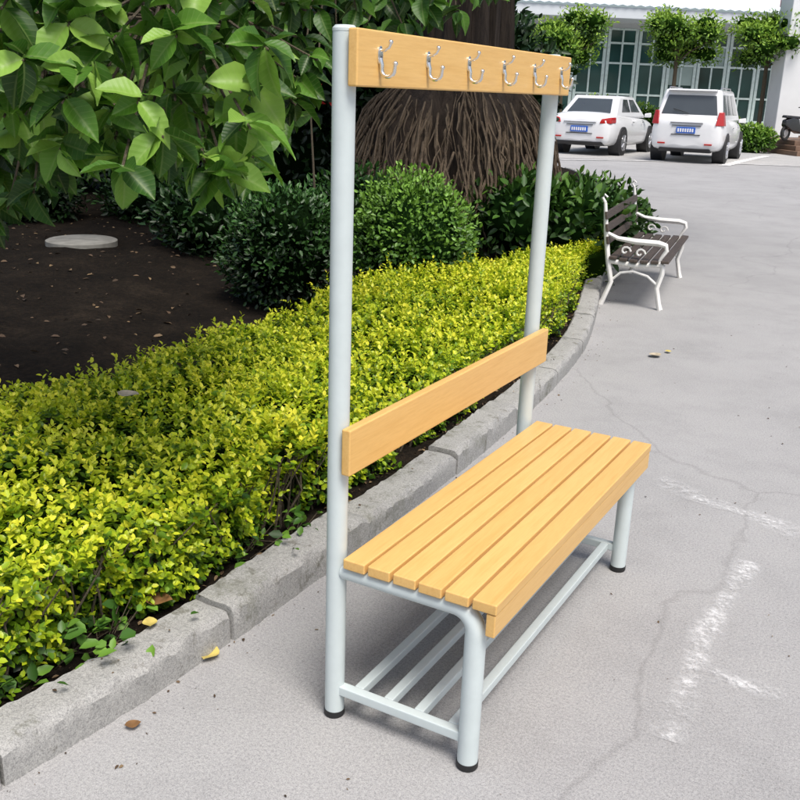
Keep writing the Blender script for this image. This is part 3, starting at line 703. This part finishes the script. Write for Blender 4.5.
    m=MB();m.hexa([(-.62,yb+.06,.25),(.62,yb+.06,.25),(.62,yb+.3,.25),(-.62,yb+.3,.25)],[(-.60,yb+.01,.34),(.60,yb+.01,.34),(.60,yb+.3,.36),(-.60,yb+.3,.36)]);m.build('bumper_trim',M['trim'],R_,bevel=.02)
    for s in (-1,1):
        m=MB();m.box(s*.55-.09,s*.55+.09,yb-.02,yb+.02,.43,.465);m.build('reflector',M['tail'],R_,bevel=.005)
        m=MB();m.hexa([(s*.84,.62,.93),(s*1.02,.62,.93),(s*1.02,.72,.95),(s*.84,.78,.95)],[(s*.84,.62,1.03),(s*1.02,.62,1.06),(s*1.0,.72,1.05),(s*.84,.78,1.03)]);m.build('wing_mirror',M['carwhite'],R_,bevel=.02)
        for y in (-1.32,1.32):
            m=MB();m.tube([(s*.60,y,.335),(s*.882,y,.335)],.375,28);m.build('wheel_arch',M['trim'],R_,True)
            m=MB();m.tube([(s*.66,y,.315),(s*.70,y,.315),(s*.885,y,.315),(s*.90,y,.315)],[.28,.315,.315,.29],28);w_=m.build('wheel',M['tyre'],R_,True)
            m=MB();m.tube([(s*.895,y,.315),(s*.903,y,.315)],[.205,.20],24)
            for k in range(5):
                a=k*1.2566;m.tube([(s*.905,y,.315),(s*.91,y+.19*math.cos(a),.315+.19*math.sin(a))],[.03,.018],6)
            m.build('rim',M['rim'],w_,True)
    for s in (-1,1):
        for y in (-.55,.35):
            m=MB();m.box(s*.872-.006,s*.872+.006,y,y+.14,.80,.825);m.build('door_handle',M['rim'],R_,bevel=.004)
    return R_
hd=math.radians(5)
w0=g(563,152);w1=g(621,156);c1=(w0+w1)/2
car('sedan',(c1[0]-math.sin(hd)*1.5,c1[1]+math.cos(hd)*1.5,0.004),hd+math.radians(-4),'white saloon car with sloping rear window, left of the two parked cars',1.10)
w0=g(658,160);w1=g(720,163);c2=(w0+w1)/2
car('suv',(c2[0]-math.sin(hd)*1.4,c2[1]+math.cos(hd)*1.4,0.004),hd-math.radians(1),'white high roofed estate car, right of the two parked cars',1.07)
# ------------------------------------------------------------------ building
bd=40.0
b0=at(430,130,bd);b1=at(960,130,bd+2.5);dv=(b1-b0)[:2];Lb=np.linalg.norm(dv);ang=math.atan2(dv[1],dv[0])
BU=empty('office_building',(b0[0],b0[1],0),ang,'low white office building with green glazing and wide pale eaves','building')
H1=4.6
m=MB();m.box(-8,Lb+6,0.05,9,0,.55);m.box(-8,Lb+6,.4,9,.55,H1);m.build('wall',M['wallwhite'],BU)
m=MB();m.box(-9,Lb+8,-1.6,9.5,H1,H1+.42);m.build('eave',M['eave'],BU,bevel=.03)
m=MB();V=[];F=[]
for k in range(220):
    x=-9+k*(Lb+17)/219;z=.05*(k%2);V+=[(x,-1.7,H1+.47+z),(x,6,H1+2.6+z)]
for k in range(219):F.append((2*k,2*k+2,2*k+3,2*k+1))
m.add(V,F);m.build('roof',M['roof'],BU)
nb=int((Lb-2)/1.35)
for k in range(nb):
    x0=-2+k*1.35
    f=MB()
    for a,b in ((x0,x0+.12),(x0+1.18,x0+1.30),(x0+.61,x0+.68)): f.box(a,b,.30,.40,.75,4.35)
    for z in (.75,1.7,2.95,3.75,4.3):
        f.box(x0+.12,x0+.61,.305,.395,z,z+.08);f.box(x0+.68,x0+1.18,.305,.395,z,z+.08)
    fr=f.build('window',M['frame'],BU);gl=MB();gl.box(x0+.06,x0+1.24,.35,.37,.75,4.35);gl.build('pane',M['bglass'],fr)
    if k%4==1 or k%7==3:
        gl=MB();gl.box(x0+.13,x0+1.17,.342,.348,random.choice([2.2,3.04]),3.74);gl.build('blind',M['blind'],fr)
for x in (0,21.6):
    m=MB();m.box(x-.25,x+.25,-1.3,-.8,0,H1);m.build('column',M['wallwhite'],BU,bevel=.02)
q=at(786,130,33);PC=empty('entrance_porch',(q[0],q[1],0),ang,'white porch pillar with brown tiled steps at the right edge','porch')
m=MB();m.box(-.42,.5,0,.9,.45,7.0);m.build('pillar',M['wallwhite'],PC,bevel=.03)
m=MB();m.box(-1.0,6,-2.6,3,.30,.45);m.box(-1.15,6,-3.0,3,.15,.299);m.box(-1.3,6,-3.4,3,0.0,.149)
m.build('steps',M['step'],PC,bevel=.01)
m=MB();m.box(.5,6,-.3,2.8,4.9,5.3);m.build('canopy',M['red'],PC,bevel=.02)
q=at(797,128,31);SCO=empty('motor_scooter',(q[0],q[1],.45),ang+.5,'black motor scooter parked on the brown steps at the right edge','scooter')
for x in (-.6,.6):
    m=MB();pts=[(x+.20*math.cos(k*math.pi/9),0,.22+.20*math.sin(k*math.pi/9)) for k in range(19)];m.tube(pts,.045,8);w_=m.build('wheel',M['tyre'],SCO,True)
    m=MB();m.tube([(x,-.03,.22),(x,.03,.22)],.12,16);m.build('rim',M['rim'],w_,True)
m=MB();m.loft([[(x,-w,z0),(x,w,z0),(x,w*.8,z1),(x,-w*.8,z1)] for x,w,z0,z1 in ((-.75,.10,.45,.62),(-.45,.16,.28,.70),(-.1,.15,.25,.66),(.05,.14,.20,.32),(.3,.14,.20,.32),(.42,.17,.25,.75),(.55,.10,.45,.95))]);m.build('body',M['scoot'],SCO,bevel=.03)
m=MB();m.hexa([(-.78,-.11,.69),(.0,-.13,.66),(.0,.13,.66),(-.78,.11,.69)],[(-.76,-.09,.77),(-.02,-.11,.74),(-.02,.11,.74),(-.76,.09,.77)]);m.build('seat',M['trim'],SCO,bevel=.025)
m=MB();m.tube([(.6,0,.22),(.52,0,.7),(.46,0,1.0)],.025,8);m.tube([(.40,-.32,1.02),(.46,0,1.0),(.40,.32,1.02)],.016,8);m.build('handlebar',M['trim'],SCO,True)
# ------------------------------------------------------------------ street trees and planting by the building
def stree(x,dep,ztop,rad,label,rs):
    random.seed(rs);q=at(x,130,dep);r_=empty('street_tree',(q[0],q[1],0),0,label,'tree','young trees in front of the office building')
    zc=ztop-rad*.75
    m=MB();m.tube([(0,0,0),(.03,.02,1),(.0,.03,zc-.6),(.02,0,zc)],[.10,.08,.065,.03],10)
    for k in range(7):
        a=k*.9;m.tube([(0,.02,zc-.8+.1*k),(rad*.3*math.cos(a),rad*.3*math.sin(a),zc-.4+.1*k),(rad*.75*math.cos(a),rad*.75*math.sin(a),zc+.05*k)],[.035,.025,.01],6)
    m.build('trunk',M['twig'],r_,True)
    bl=[]
    for k in range(16):
        a=k*2.4+random.random()*.5;rr=rad*random.uniform(.15,.72);bl.append(((rr*math.cos(a),rr*math.sin(a),zc+random.uniform(-.35,.55)*rad),(rad*.42,rad*.42,rad*.27)))
    V,F,T=foliage(bl,4600,.13,.5,(.15,1.05),.55,depth=.5);npmesh('crown',V,F,M['treeleaf'],r_,T)
stree(557,34,4.5,1.5,'leftmost young round crowned tree before the office building',1)
stree(668,35,4.75,1.5,'middle young round crowned tree behind the parked cars',2)
stree(757,34,4.65,1.5,'rightmost young round crowned tree by the white pillar',3)
for i,(x,dep,s_) in enumerate([(520,36,.9),(600,37,1.0),(640,37,.85),(715,37,.8),(754,31,.55)]):
    q=at(x,130,dep);shrub('round_bush',['round green bush at the left end of the glazed front','round green bush behind the white saloon car','round green bush between the two parked cars','round green bush behind the white estate car','round green bush beside the brown steps'][i],'bush',(q[0],q[1],0),[((0,0,s_*.8),(s_*1.3,s_,s_*.8))],1500,.11,.55,M['treeleaf'],(.0,.6))
for i,(x,dep,h_) in enumerate([(300,60,6),(420,62,7),(1000,60,7),(-200,50,7),(100,58,7)]):
    q=at(x,130,dep);r_=empty('distant_tree',(q[0],q[1],0),0,['distant tree beyond the bed, second from the left of the far row','distant tree directly beyond the flared trunk','distant tree beyond the right end of the building','distant tree far beyond the left frame edge','distant tree far behind the round stone cover'][i],'tree')
    m=MB();m.tube([(0,0,0),(0,0,h_*.6)],[.3,.15],8);m.build('trunk',M['bark'],r_,True)
    V,F,T=foliage([((0,0,h_*.7),(4,4,h_*.4)),((2.5,0,h_*.5),(3,3,h_*.35)),((-2.5,0,h_*.55),(3,3,h_*.35))],2500,.4,.5,(.1,.8));npmesh('crown',V,F,M['darkleaf'],r_,T)
# ------------------------------------------------------------------ light
S=Vector((.55,-.40,1.25)).normalized()
w=bpy.data.worlds.new('World');sc.world=w;w.use_nodes=True;nt=w.node_tree
sk=nt.nodes.new('ShaderNodeTexSky');sk.sky_type='NISHITA';sk.sun_disc=False;sk.sun_elevation=math.asin(S.z);sk.sun_rotation=math.atan2(S.x,S.y)
sk.dust_density=4;nt.links.new(sk.outputs[0],nt.nodes['Background'].inputs[0]);nt.nodes['Background'].inputs[1].default_value=.15
ld=bpy.data.lights.new('sun','SUN');lo=bpy.data.objects.new('sun',ld);COL.objects.link(lo);ld.energy=3.5;ld.angle=math.radians(26);ld.color=(1,.965,.91)
lo.rotation_euler=(-S).to_track_quat('-Z','Y').to_euler()
sc.view_settings.view_transform='Standard';sc.view_settings.look='None';sc.view_settings.exposure=0
